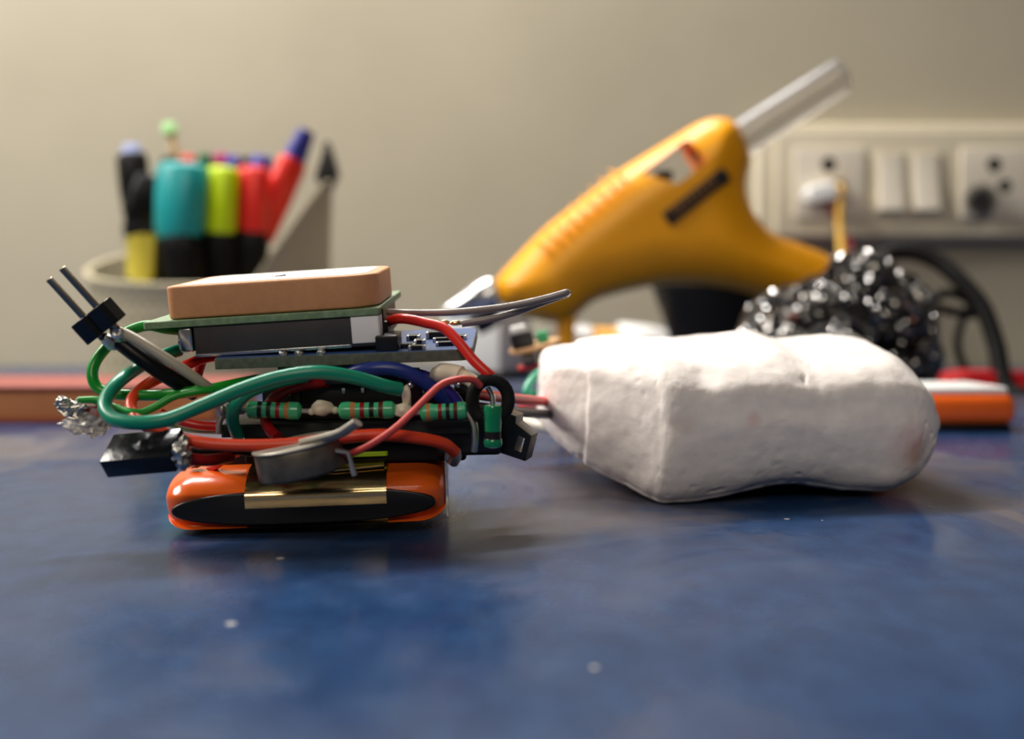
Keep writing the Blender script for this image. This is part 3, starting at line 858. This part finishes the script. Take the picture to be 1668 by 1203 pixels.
def gun_body():
    pts = spline([Vector((gfront(x, y, 0).x, gfront(x, y, 0).z, 0)) for x, y in out + out[:1]], 3)[:-1]
    ol = [Vector((p.x, p.y)) for p in pts]
    wl = []
    wc = [Vector((gfront(x, y, 0).x, gfront(x, y, 0).z)) for x, y in win]
    for i in range(4):
        for k in range(5): wl.append(wc[i].lerp(wc[(i + 1) % 4], k / 5))
    def inp(p, L):
        c = False
        for i in range(len(L)):
            a, b = L[i], L[i - 1]
            if (a.y > p.y) != (b.y > p.y) and p.x < (b.x - a.x) * (p.y - a.y) / (b.y - a.y) + a.x: c = not c
        return c
    def dist(p, L):
        d = 1e9
        for i in range(len(L)):
            a, b = L[i - 1], L[i]
            t = max(0, min(1, (p - a).dot(b - a) / max((b - a).length_squared, 1e-9)))
            d = min(d, (p - a - (b - a) * t).length)
        return d
    def hgt(d):
        q = 1 - min(d / RIM, 1)
        return T_ * math.sqrt(max(0, 1 - q ** 2.1))
    x0, x1 = min(p.x for p in ol), max(p.x for p in ol); y0, y1 = min(p.y for p in ol), max(p.y for p in ol)
    inner = []
    st = 1.6
    for i in range(int((x1 - x0) / st) + 1):
        for j in range(int((y1 - y0) / st) + 1):
            p = Vector((x0 + i * st + (st / 2 if j % 2 else 0), y0 + j * st))
            if inp(p, ol) and dist(p, ol) > .5 and dist(p, wl) > .6: inner.append(p)
    ring = []
    n = len(ol)
    for i in range(n):   # a close inner ring keeps the rounding smooth at the rim
        t = (ol[(i + 1) % n] - ol[i - 1]).normalized(); nn = Vector((-t.y, t.x))
        for s_ in (.25,):
            for sg in (1, -1):
                q = ol[i] + nn * sg * s_
                if inp(q, ol): ring.append(q)
    allv = ol + wl + ring + inner
    edges = [(i, (i + 1) % n) for i in range(n)] + [(n + i, n + (i + 1) % len(wl)) for i in range(len(wl))]
    V, E, F, *_ = delaunay_2d_cdt(allv, edges, [], 1, 1e-4)
    H = [0 if dist(p, ol) < 1e-3 else hgt(dist(p, ol)) for p in V]
    m = MB()
    cen = lambda f: sum((V[i] for i in f), Vector((0, 0))) / len(f)
    front = [f for f in F if not inp(cen(f), wl)]
    nv = len(V)
    vs = [(p.x, GD - h, p.y) for p, h in zip(V, H)] + [(p.x, GD + h, p.y) for p, h in zip(V, H)]
    idx = lambda i: i if H[i] < 1e-6 else i + nv
    fs = [list(f) for f in front] + [[idx(i) for i in f][::-1] for f in front]
    m.add(vs, fs)
    w_i = [min(range(nv), key=lambda k: (V[k] - p).length) for p in wl]
    o = len(m.v); nw = len(wl)
    m.add([vs[i] for i in w_i] + [vs[i + nv] for i in w_i], [[i, (i + 1) % nw, nw + (i + 1) % nw, nw + i] for i in range(nw)] , smooth=False)
    return m
body = gun_body().build('body', 'yellow', gun, sharp=50)
m = MB()
for k in range(9):
    t = k / 8
    x, y = 876 + t * 120, 398 - t * 108
    a = gfront(x - 10, y - 8, -6.5); b2 = gfront(x + 22, y + 24, -12.3)
    m.tube(spline([a, (a + b2) / 2 + Vector((0, -1.6, .9)), b2], 5), [.1, .3, .5, .6, .65, .65, .65, .6, .5, .3, .1], 10)
m.build('grip_ribs', 'yellow', gun)
m = MB(); m.lathe([(0, 5.6), (.1, 5.9), (.35, 5.4), (.7, 3.4), (.9, 2.4), (1, 1.5)], gfront(806, 478, 0), gfront(726, 508, 0), 32); m.build('nozzle', 'steel', gun)
m = MB(); m.lathe([(0, 3.8), (.5, 4.2), (1, 3.2)], gfront(806, 505, 0), gfront(772, 532, 0), 24); m.build('nozzle_collar', 'black_plastic', gun)
m = MB(); m.prism([gfront(x, y, -3.5) for x, y in ((906, 505), (938, 500), (936, 540), (932, 585), (918, 590), (908, 560))], (0, 7, 0), 1.2); m.build('trigger', 'yellow', gun)
m = MB(); m.prism([gfront(x, y, -13.2) for x, y in ((1069, 354), (1163, 281), (1178, 299), (1083, 374))], (0, 3, 0), .15); bd = m.build('name_plate', 'black_plastic', gun)
m = MB()
for k in range(8):
    t = k / 8
    x, y = 1083 + 68 * t, 352 - 53 * t
    m.prism([gfront(x + dx, y + dy, -13.35) for dx, dy in ((0, -4), (5, -8), (12, 1), (7, 5))], (0, .2, 0), 0)
m.build('worn_gold_print', 'badge_gold', bd)
m = MB(); m.box(gfront(1064, 297, -6), gfront(1092, 281, -3), .8); m.box(gfront(1126, 262, -7), gfront(1140, 246, -3), .6); m.build('clamp', 'black_plastic', gun)
m = MB(); m.blob(gfront(1121, 247, -5), (1.3, 1.2, 1.6)); m.build('red_mark', 'red_plastic', gun)
m = MB(); m.lathe([(0, 5.2), (.02, 5.5), (.98, 5.5), (1, 5.2)], gfront(1150, 262, 0), gfront(1372, 122, 0), 32)
single(m, 'glue_stick', 'glue_stick', 'translucent white glue stick poking out of the yellow glue gun', 'glue stick')

# cords at the right
def cord(label, pts, wpx):
    d0 = sum(p[2] for p in pts) / len(pts)
    mb = MB(); mb.tube(path(pts, 14), rad(wpx, d0), 14)
    return single(mb, 'power_cord', 'rubber', label, 'cord')
cord('thick black cord arching over the steel wool towards the right', [(1452, 612, 338), (1440, 520, 352), (1428, 440, 362), (1450, 413, 364), (1490, 411, 362), (1530, 428, 358), (1565, 458, 352), (1600, 500, 346), (1622, 560, 340), (1640, 630, 332), (1700, 655, 325), (1800, 650, 330)], 29)
cord('thinner black cord looped beside the steel wool', [(1500, 640, 372), (1506, 560, 372), (1512, 505, 368), (1530, 480, 366), (1560, 480, 366), (1590, 500, 366), (1585, 512, 364), (1545, 506, 362), (1515, 502, 364), (1520, 560, 372), (1505, 645, 378)], 15)
cord('black cord hanging down near the orange handle', [(1590, 480, 378), (1568, 520, 378), (1560, 565, 378), (1575, 605, 376), (1600, 640, 372), (1660, 655, 360)], 13)

# ================================================================== STEEL WOOL
def wool():
    random.seed(5)
    c = P(1372, 556, 296)
    root = thing('steel_wool_scrubber', 'ball of curly steel wool behind the plaster block', 'steel wool', (c.x, c.y, 0))
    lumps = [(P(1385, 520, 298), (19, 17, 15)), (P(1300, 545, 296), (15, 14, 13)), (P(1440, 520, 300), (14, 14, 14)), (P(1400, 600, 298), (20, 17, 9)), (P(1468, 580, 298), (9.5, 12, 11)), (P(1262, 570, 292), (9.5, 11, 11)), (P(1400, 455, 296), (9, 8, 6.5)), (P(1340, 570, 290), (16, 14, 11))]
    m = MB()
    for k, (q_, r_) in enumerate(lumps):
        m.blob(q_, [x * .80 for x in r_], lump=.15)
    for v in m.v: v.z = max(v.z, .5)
    m.build('core', 'wool_inner_shade', root)  # near-black filling paints the shade between the strands
    m = MB()
    def inside(p):
        return any(sum(((p[i] - q_[i]) / (r_[i] * .86)) ** 2 for i in range(3)) < 1 for q_, r_ in lumps)
    n_c = 0
    tries = 0
    while n_c < 260 and tries < 6000:
        tries += 1
        q_, r_ = random.choice(lumps)
        d = Vector((random.gauss(0, 1), random.gauss(0, 1), random.gauss(0, 1))).normalized()
        if d.y > .55: continue
        p = Vector([q_[i] + d[i] * r_[i] * random.uniform(.86, 1.0) for i in range(3)])
        if inside(p) or p.z < 2: continue
        tdir = d.cross(Vector((random.gauss(0, 1), random.gauss(0, 1), random.gauss(0, 1)))).normalized()
        L_ = random.uniform(7, 15); turns = L_ / random.uniform(1.2, 1.8); rr = random.uniform(0.9, 1.6)
        u = d; b2 = tdir.cross(d)
        pts = []
        ns = int(turns * 9)
        ph_ = random.uniform(0, 6)
        for i in range(ns + 1):
            s = i / ns - .5
            ax = p + tdir * (s * L_) - d * (2.2 * s * s * L_ * .25)
            an = ph_ + 2 * math.pi * turns * (i / ns)
            v = ax + (u * math.cos(an) + b2 * math.sin(an)) * rr
            v.z = max(v.z, .4)
            pts.append(v)
        m.tube(pts, .52, 4, caps=False, flat=.28)
        n_c += 1
    m.sm = [False] * len(m.sm)
    m.build('curly_strands', 'wool', root)['kind'] = 'stuff'
wool()

# ================================================================== BACKGROUND, RIGHT: switch board
def board():
    Y = WALL_Y
    def w3(x, y, dd): return P(x, y, Y - dd)
    o0 = w3(1500, 392, 0)
    root = thing('switch_board', 'cream wall switch board with socket and rocker switches behind the glue gun', 'switch board', o0)
    def slab(x0, y0, x1, y1, d0, d1, r_, bev, mi='ivory', name=None, parent=None):
        a = w3(x0, y1, d1); b2 = w3(x1, y0, d1)
        m = MB()
        MM_ = Matrix(((1, 0, 0, 0), (0, 0, -1, 0), (0, 1, 0, 0), (0, 0, 0, 1)))   # local x,y,z -> X,Z,-Y
        m.rslab((a.x, a.z, -(Y - d0)), (b2.x, b2.z, -(Y - d1)), r_, bev, MM_)
        return m.build(name, mi, parent)
    slab(1232, 200, 1790, 391, 0, 11, 3.5, 1.8, 'ivory', 'back_box', root)
    slab(1262, 212, 1765, 384, 11, 13.5, 2.5, .8, 'ivory', 'front_plate', root)
    for x in (1352, 1622):
        s = slab(x - 58, 240, x + 58, 356, 13.5, 15, 1.5, .5, 'ivory_light', 'socket', root)
        for (dx, yy, r_) in ((-2, 268, 3.4), (-24, 318, 2.4), (15, 303, 3.2)):
            p = w3(x + dx, yy, 15.02)
            MB().lathe([(0, r_), (1, r_)], p, p + Vector((0, .25, 0)), 20).build('pin_hole', 'socket_hole', s)
    for x in (1450, 1507, 1735):
        s = slab(x - 27, 246, x + 27, 348, 13.5, 14.6, 1.2, .4, 'ivory', 'switch', root)
        a = w3(x - 21, 344, 14); b2 = w3(x + 21, 253, 14)
        m = MB()
        yy = Y - 14.4
        prof = [(yy, a.z), (yy - 4.2, a.z + .4), (yy - 4.0, a.z + 2), (yy - 1.2, (a.z + b2.z) / 2 + 2), (yy - .6, b2.z), (yy, b2.z)]
        m.prism([(a.x, p[0], p[1]) for p in prof], (b2.x - a.x, 0, 0), .4)
        m.build('rocker', 'ivory_light', s)
    wp = thing('white_plug', 'white plug half pushed into the wall socket', 'plug', w3(1336, 318, 15))
    m = MB(); p = w3(1331, 317, 15.3); m.rslab((-7, -4.2, 0), (7, 4.2, 11), 3.2, 1.2, Matrix.Translation(p) @ Matrix(((1, 0, 0, 0), (0, 0, -1, 0), (0, 1, 0, 0), (0, 0, 0, 1))) @ Matrix.Rotation(R(12), 4, 'Z'))
    m.build('plug_body', 'white_plastic', wp)
    m = MB(); m.lathe([(0, 1.6), (1, 1.6)], w3(1327, 318, 13.6), w3(1327, 318, 15.4), 12); m.build('prong', 'steel', wp)
    def cable(label, pts, wpx, mt):
        mb = MB(); mb.tube(path(pts), rad(wpx, 510), 12)
        single(mb, 'wire', mt, label, 'wire')
    cable('yellow wire pushed into the wall socket and hanging down', [(1366, 304, 516), (1369, 308, 508), (1368, 330, 506), (1368, 370, 505), (1372, 420, 500), (1376, 470, 490), (1380, 560, 450), (1384, 625, 400)], 13, 'yellow_wire')
    cable('pink wire beside the yellow one in the wall socket', [(1351, 303, 518), (1350, 312, 511), (1352, 330, 512), (1358, 352, 516), (1384, 395, 518), (1394, 450, 512), (1398, 560, 480), (1410, 625, 430)], 9, 'pink_wire')
    bk = thing('black_plug', 'black round plug in the wall socket at the right end of the switch board', 'plug', w3(1592, 320, 15))
    m = MB(); m.lathe([(0, 6), (.1, 7.0), (.8, 5.2), (1, 4)], w3(1598, 325, 15.4), w3(1598, 325, 33), 24); m.build('plug_body', 'black_plastic', bk)
    m = MB(); m.lathe([(0, 1.7), (1, 1.7)], w3(1598, 318, 13.6), w3(1598, 318, 16), 12); m.build('prong', 'steel', bk)
board()

# ================================================================== BACKGROUND, MIDDLE
Z = frame((P(815, 615, 415).x, 405, 0), yaw=-24)
bx = thing('white_box', 'white square box standing below the nozzle of the glue gun', 'box', (Z.translation.x, 405, 0))
# front face turned to the left, right face in view too
m = MB(); m.box((-24.0, 0, 3.0), (0, 30, 27.5), .8, Z); m.build('carton', 'box_white', bx)
m = MB(); m.box((-24.2, -.3, .2), (.3, 30, 3.0), .4, Z); k = m.build('base', 'black_plastic', bx); k['label'] = 'dark strip in place of the shade under the box'  # black strip stands in for the shadow beneath the box
Z2 = frame((P(868, 615, 440).x, 442, 0), yaw=-3)
m = MB(); m.box((0, 0, 3.0), (16, 24, 24.5), 1.2, Z2); g2 = thing('grey_box', 'beige grey box beside the white box, behind the round board', 'box', (Z2.translation.x, 442, 0)); m.build('body', 'box_side', g2)
m = MB(); m.box((0, -.4, .2), (16, 24, 3.0), .4, Z2); m.build('base', 'black_plastic', g2)  # this dark foot also takes the place of shade on the desk

tb0 = P(925, 560, 440); tb1 = P(1105, 566, 446)
tb0.z = 11.5; tb1.z = 9.0
tube = thing('glue_tube', 'white tube with orange band and silver cap lying behind the plaster', 'tube', (tb0.x, tb0.y, 0))
def tl(t0, t1, r0, r1, nm, mt, extra=None):
    a = tb0.lerp(tb1, t0); b2 = tb0.lerp(tb1, t1)
    MB().lathe(extra or [(0, r0 * .9), (.06, r0), (.94, r1), (1, r1 * .9)], a, b2, 32).build(nm, mt, tube)
tl(0, .19, 9.6, 9.8, 'cap', 'silver_patch'); tl(.2, .43, 8.6, 8.8, 'orange_band', 'tube_orange'); tl(.43, 1, 10.5, 8, 'body', 'tube_white', [(0, 10), (.05, 11), (.5, 10.6), (.75, 9.4), (.92, 6.6), (1, 3)])

bc = P(1218, 600, 400); bc.z = 0
m = MB(); m.lathe([(0, 22), (.02, 23), (.96, 35), (1, 34.4), (.985, 33), (.06, 21.5)], bc, bc + Vector((0, 0, 36)), 48)
single(m, 'black_cup', 'rubber', 'black tapered cup under the handle of the glue gun', 'cup', bc)

# ================================================================== BACKGROUND, LEFT: pen stand and pens
def stand():
    cx0, cy0 = P(347, 600, 432).x, 434.0
    rx, ry = 47.5, 32.0
    root = thing('pen_stand', 'beige grey perforated pen stand with slanted rim, full of markers', 'pen stand', (cx0, cy0, 0))
    n = 96
    def ramp(x):
        xa, xb = P(425, 400, 420).x, P(535, 400, 430).x
        t = min(1, max(0, (x - xa) / (xb - xa)))
        return 34 * t
    def ring(scale, z=None, dz=0):
        o = []
        for k in range(n):
            a = 2 * math.pi * k / n
            ca, sa = math.cos(a), math.sin(a)
            x = cx0 + rx * scale * math.copysign(abs(ca) ** .8, ca); y = cy0 + ry * scale * math.copysign(abs(sa) ** .85, sa)
            zz = z if z is not None else 36.0 + (y - (cy0 - ry)) * .26 + ramp(x) + dz
            o.append(Vector((x, y, zz)))
        return o
    rings = [ring(.90, 0), ring(.93, .8), ring(.985, None, -4), ring(1.02, None, -2), ring(1.02, None, -.3), ring(1.0, None, 0), ring(.965, None, -.3), ring(.955, None, -4), ring(.88, 3)]
    def walls(A, B_, steps):
        return [[a.lerp(b2, s / steps) for a, b2 in zip(A, B_)] for s in range(1, steps)]
    full = rings[:2] + walls(rings[1], rings[2], 6) + rings[2:]
    m = MB(); vs = [v for r_ in full for v in r_]; fs = []
    for i in range(len(full) - 1):
        for k in range(n):
            k2 = (k + 1) % n
            fs.append([i * n + k, i * n + k2, (i + 1) * n + k2, (i + 1) * n + k])
    fs.append(list(range(n))); fs.append([(len(full) - 1) * n + k for k in range(n)])
    m.add(vs, fs)
    # round perforations as a material pattern
    mt = MATS['stand_grey']; nt = mt.node_tree; L = nt.links
    b = nt.nodes['Principled BSDF']; src = b.inputs['Base Color'].links[0].from_socket
    tc = nt.nodes.new('ShaderNodeTexCoord'); sx = nt.nodes.new('ShaderNodeSeparateXYZ'); L.new(tc.outputs['Object'], sx.inputs[0])
    def sinw(sock, period):
        a = nt.nodes.new('ShaderNodeMath'); a.operation = 'MULTIPLY'; a.inputs[1].default_value = 2 * math.pi / period; L.new(sock, a.inputs[0])
        c = nt.nodes.new('ShaderNodeMath'); c.operation = 'SINE'; L.new(a.outputs[0], c.inputs[0]); return c.outputs[0]
    pr = nt.nodes.new('ShaderNodeMath'); pr.operation = 'ADD'
    L.new(sinw(sx.outputs['X'], .0042), pr.inputs[0]); L.new(sinw(sx.outputs['Z'], .0054), pr.inputs[1])
    gt = nt.nodes.new('ShaderNodeMapRange'); gt.inputs['From Min'].default_value = .9; gt.inputs['From Max'].default_value = 1.3; gt.inputs['To Max'].default_value = .6
    L.new(pr.outputs[0], gt.inputs['Value'])
    lim = nt.nodes.new('ShaderNodeMath'); lim.operation = 'LESS_THAN'; lim.inputs[1].default_value = .034; L.new(sx.outputs['Z'], lim.inputs[0])
    mu = nt.nodes.new('ShaderNodeMath'); mu.operation = 'MULTIPLY'; L.new(gt.outputs['Result'], mu.inputs[0]); L.new(lim.outputs[0], mu.inputs[1])
    x = nt.nodes.new('ShaderNodeMix'); x.data_type = 'RGBA'; L.new(mu.outputs[0], x.inputs['Factor']); L.new(src, x.inputs[6]); x.inputs[7].default_value = srgb(90, 84, 66)
    L.new(x.outputs[2], b.inputs['Base Color'])
    m.build('basket', 'stand_grey', root)
    return cx0, cy0
stand()
PEN = 'pens and markers in the pen stand'
def base_pt(x, d):
    p = P(x, 560, d); p.z = 5.0
    return p
def pen(name, label, top, topd, neck, base, w_cap, w_body, cap_m, body_m, flat=1.4, tip=None, collar=None):
    """top, neck: photo points; cap runs top->neck, barrel neck->base"""
    a, n_, b2 = P(*top, topd), P(*neck, topd), base_pt(*base)
    root = thing(name, label, 'marker' if name != 'pencil' else 'pencil', b2, PEN)
    rc, rb_ = rad(w_cap, topd) / flat, rad(w_body, topd) / flat
    t = (n_ - a); L_ = t.length; t.normalize()
    m = MB(); m.tube([a + t * (L_ * s) for s in (0, .03, .08, .5, .9, 1)], [rc * .72, rc * .9, rc * .97, rc, rc * .97, rc * .80], 24, flat=flat); m.build('cap', cap_m, root)
    t2 = (b2 - n_).normalized()
    m = MB(); m.tube([n_ - t * 2, n_ + t2 * 2, n_ + t2 * 6, b2], [rb_ * .8, rb_, rb_, rb_ * .9], 20, flat=flat); m.build('barrel', body_m, root)
    if collar:
        m = MB(); m.tube([n_ - t, n_ + t2 * .5, n_ + t2 * 5.2, n_ + t2 * 6.2], [rc * .8, rc * .8, rc * .62, rc * .5], 24, flat=flat * 1.05); m.build('collar', collar, root)
    if tip:
        m = MB(); m.tube([a - t * tip[0], a - t * (tip[0] * .15), a + t * 1], [rc * tip[1] * .7, rc * tip[1], rc * tip[1]], 16, flat=flat); m.build('end_plug', tip[2], root)
    return root
FD = 420
pen('highlighter', 'fat turquoise capped highlighter at the front of the pen stand', (297, 266), FD, (292, 386), (318, 424), 88, 82, 'turquoise', 'marker_black', collar='turquoise')
pen('highlighter', 'lime yellow capped highlighter beside the turquoise one', (362, 272), FD + 2, (358, 384), (356, 428), 56, 58, 'lime', 'marker_black')
pen('highlighter', 'bright red capped highlighter beside the lime one', (412, 272), FD + 6, (408, 384), (392, 430), 58, 64, 'marker_red', 'marker_black')
pen('marker_pen', 'red marker leaning right with a dark blue end', (480, 258), FD + 16, (420, 392), (382, 440), 52, 40, 'marker_red', 'marker_black', tip=(12, .75, 'marker_blue'))
pen('marker_pen', 'black marker with pale blue end at the left of the pen stand', (214, 250), FD + 12, (222, 330), (262, 440), 60, 54, 'marker_black', 'marker_black', tip=(3.5, .7, 'paleblue'))
pen('marker_pen', 'stout black marker leaning left behind the turquoise highlighter', (262, 290), FD + 14, (240, 360), (290, 444), 92, 86, 'marker_black', 'marker_black')
pen('marker_pen', 'blue capped pen behind the red highlighter', (428, 254), FD + 24, (420, 300), (385, 450), 36, 26, 'marker_blue', 'marker_blue')
pen('marker_pen', 'red topped pen behind the turquoise highlighter', (306, 253), FD + 26, (308, 290), (330, 450), 26, 22, 'marker_red', 'marker_black')
pen('marker_pen', 'dark green topped pen behind the turquoise highlighter', (333, 250), FD + 26, (334, 290), (345, 450), 26, 22, 'marker_green', 'marker_black')
pen('marker_pen', 'magenta topped pen behind the lime highlighter', (358, 250), FD + 28, (362, 290), (360, 450), 28, 22, 'magenta', 'marker_black')
pen('marker_pen', 'purple topped pen behind the lime highlighter', (378, 254), FD + 25, (380, 290), (372, 448), 26, 22, 'purple_wire', 'marker_black')
pen('marker_pen', 'black topped pen behind the fat turquoise highlighter', (276, 256), FD + 24, (280, 300), (300, 450), 34, 30, 'marker_black', 'marker_black')
pen('marker_pen', 'black topped pen left of the blue capped pen', (402, 256), FD + 27, (400, 300), (378, 450), 20, 20, 'marker_black', 'marker_black')
pen('pencil', 'thin wooden pencil with pale green end, tallest in the pen stand', (277, 214), FD + 28, (288, 262), (320, 452), 13, 12, 'pencil_wood', 'pencil_wood', 1.0, (3.5, 2.0, 'palegreen'))
# black clip clamped on the tall right rim
cl0 = P(530, 300, 432)
m = MB(); m.prism([P(x, y, 426) for x, y in ((527, 238), (540, 246), (549, 282), (536, 308), (520, 300), (512, 290))], (0, 9, 0), .8)
cl = thing('bulldog_clip', 'black clip on the tall right rim of the pen stand', 'clip', cl0); m.build('jaw', 'black_plastic', cl)
m = MB(); m.tube(path([(527, 241, 430), (533, 232, 431), (540, 246, 431)], 5), .7, 8); m.build('wire_handle', 'black_plastic', cl)
# folded yellow paper
m = MB()
a = [P(206, 386, 418), P(230, 380, 416), P(254, 382, 420), P(250, 456, 420), P(228, 460, 415), P(204, 452, 418)]
m.prism(a, (0, 5, 0), .5)
single(m, 'paper_strip', 'paper_yellow', 'folded yellow paper strip standing at the left front of the pen stand', 'paper')

# red note book lying at the left
nb = thing('red_notebook', 'thick red notebook with tan edges lying flat on the desk at the far left', 'notebook', (-140, 268, 0))
m = MB(); x1 = P(345, 660, 246).x
m.box((-190, 246, .4), (x1, 290, 7.0), .6); m.build('page_block', 'book_edge', nb)
m = MB(); m.box((-191, 245, 7.0), (x1 + .6, 291, 8.2), .4); m.box((-191, 245, 0), (x1 + .6, 291, .5), .2); m.build('cover', 'book_red', nb)

# orange handle and red piece at the right
oh = thing('hand_tool', 'orange rounded tool handle with white top at the right edge behind the plaster', 'tool', (102, 228, 0))
xa, xb = P(1490, 670, 226).x, P(1660, 670, 226).x
m = MB(); m.box((xa, 226, 1.2), (xb, 250, 7.8), 2.4, seg=5); m.build('grip', 'orange', oh)
m = MB(); m.box((xa + 1.5, 227.4, 7.4), (xb - 1.5, 248, 9.2), .8); m.build('white_top', 'white_plastic', oh)
m = MB(); m.box((xa + 1, 227, 0), (xb - 1, 249, 1.4), .4); m.build('base', 'black_plastic', oh)
rp = thing('red_block', 'glossy red plastic block behind the orange handle', 'block', (150, 340, 0))
m = MB(); m.box((P(1505, 620, 332).x, 332, 0), (P(1690, 620, 332).x, 352, 4.5), 1.2); m.build('body', 'red_plastic', rp)
m = MB(); m.prism([(P(1546, 620, 332).x, 333, 4.3), (P(1584, 620, 332).x, 333, 7), (P(1680, 620, 332).x, 333, 7), (P(1680, 620, 332).x, 333, 4.3)], (0, 16, 0), .6); m.build('raised_end', 'red_plastic', rp)

for o in ROOTS:
    if 'o_' in o: del o['o_']
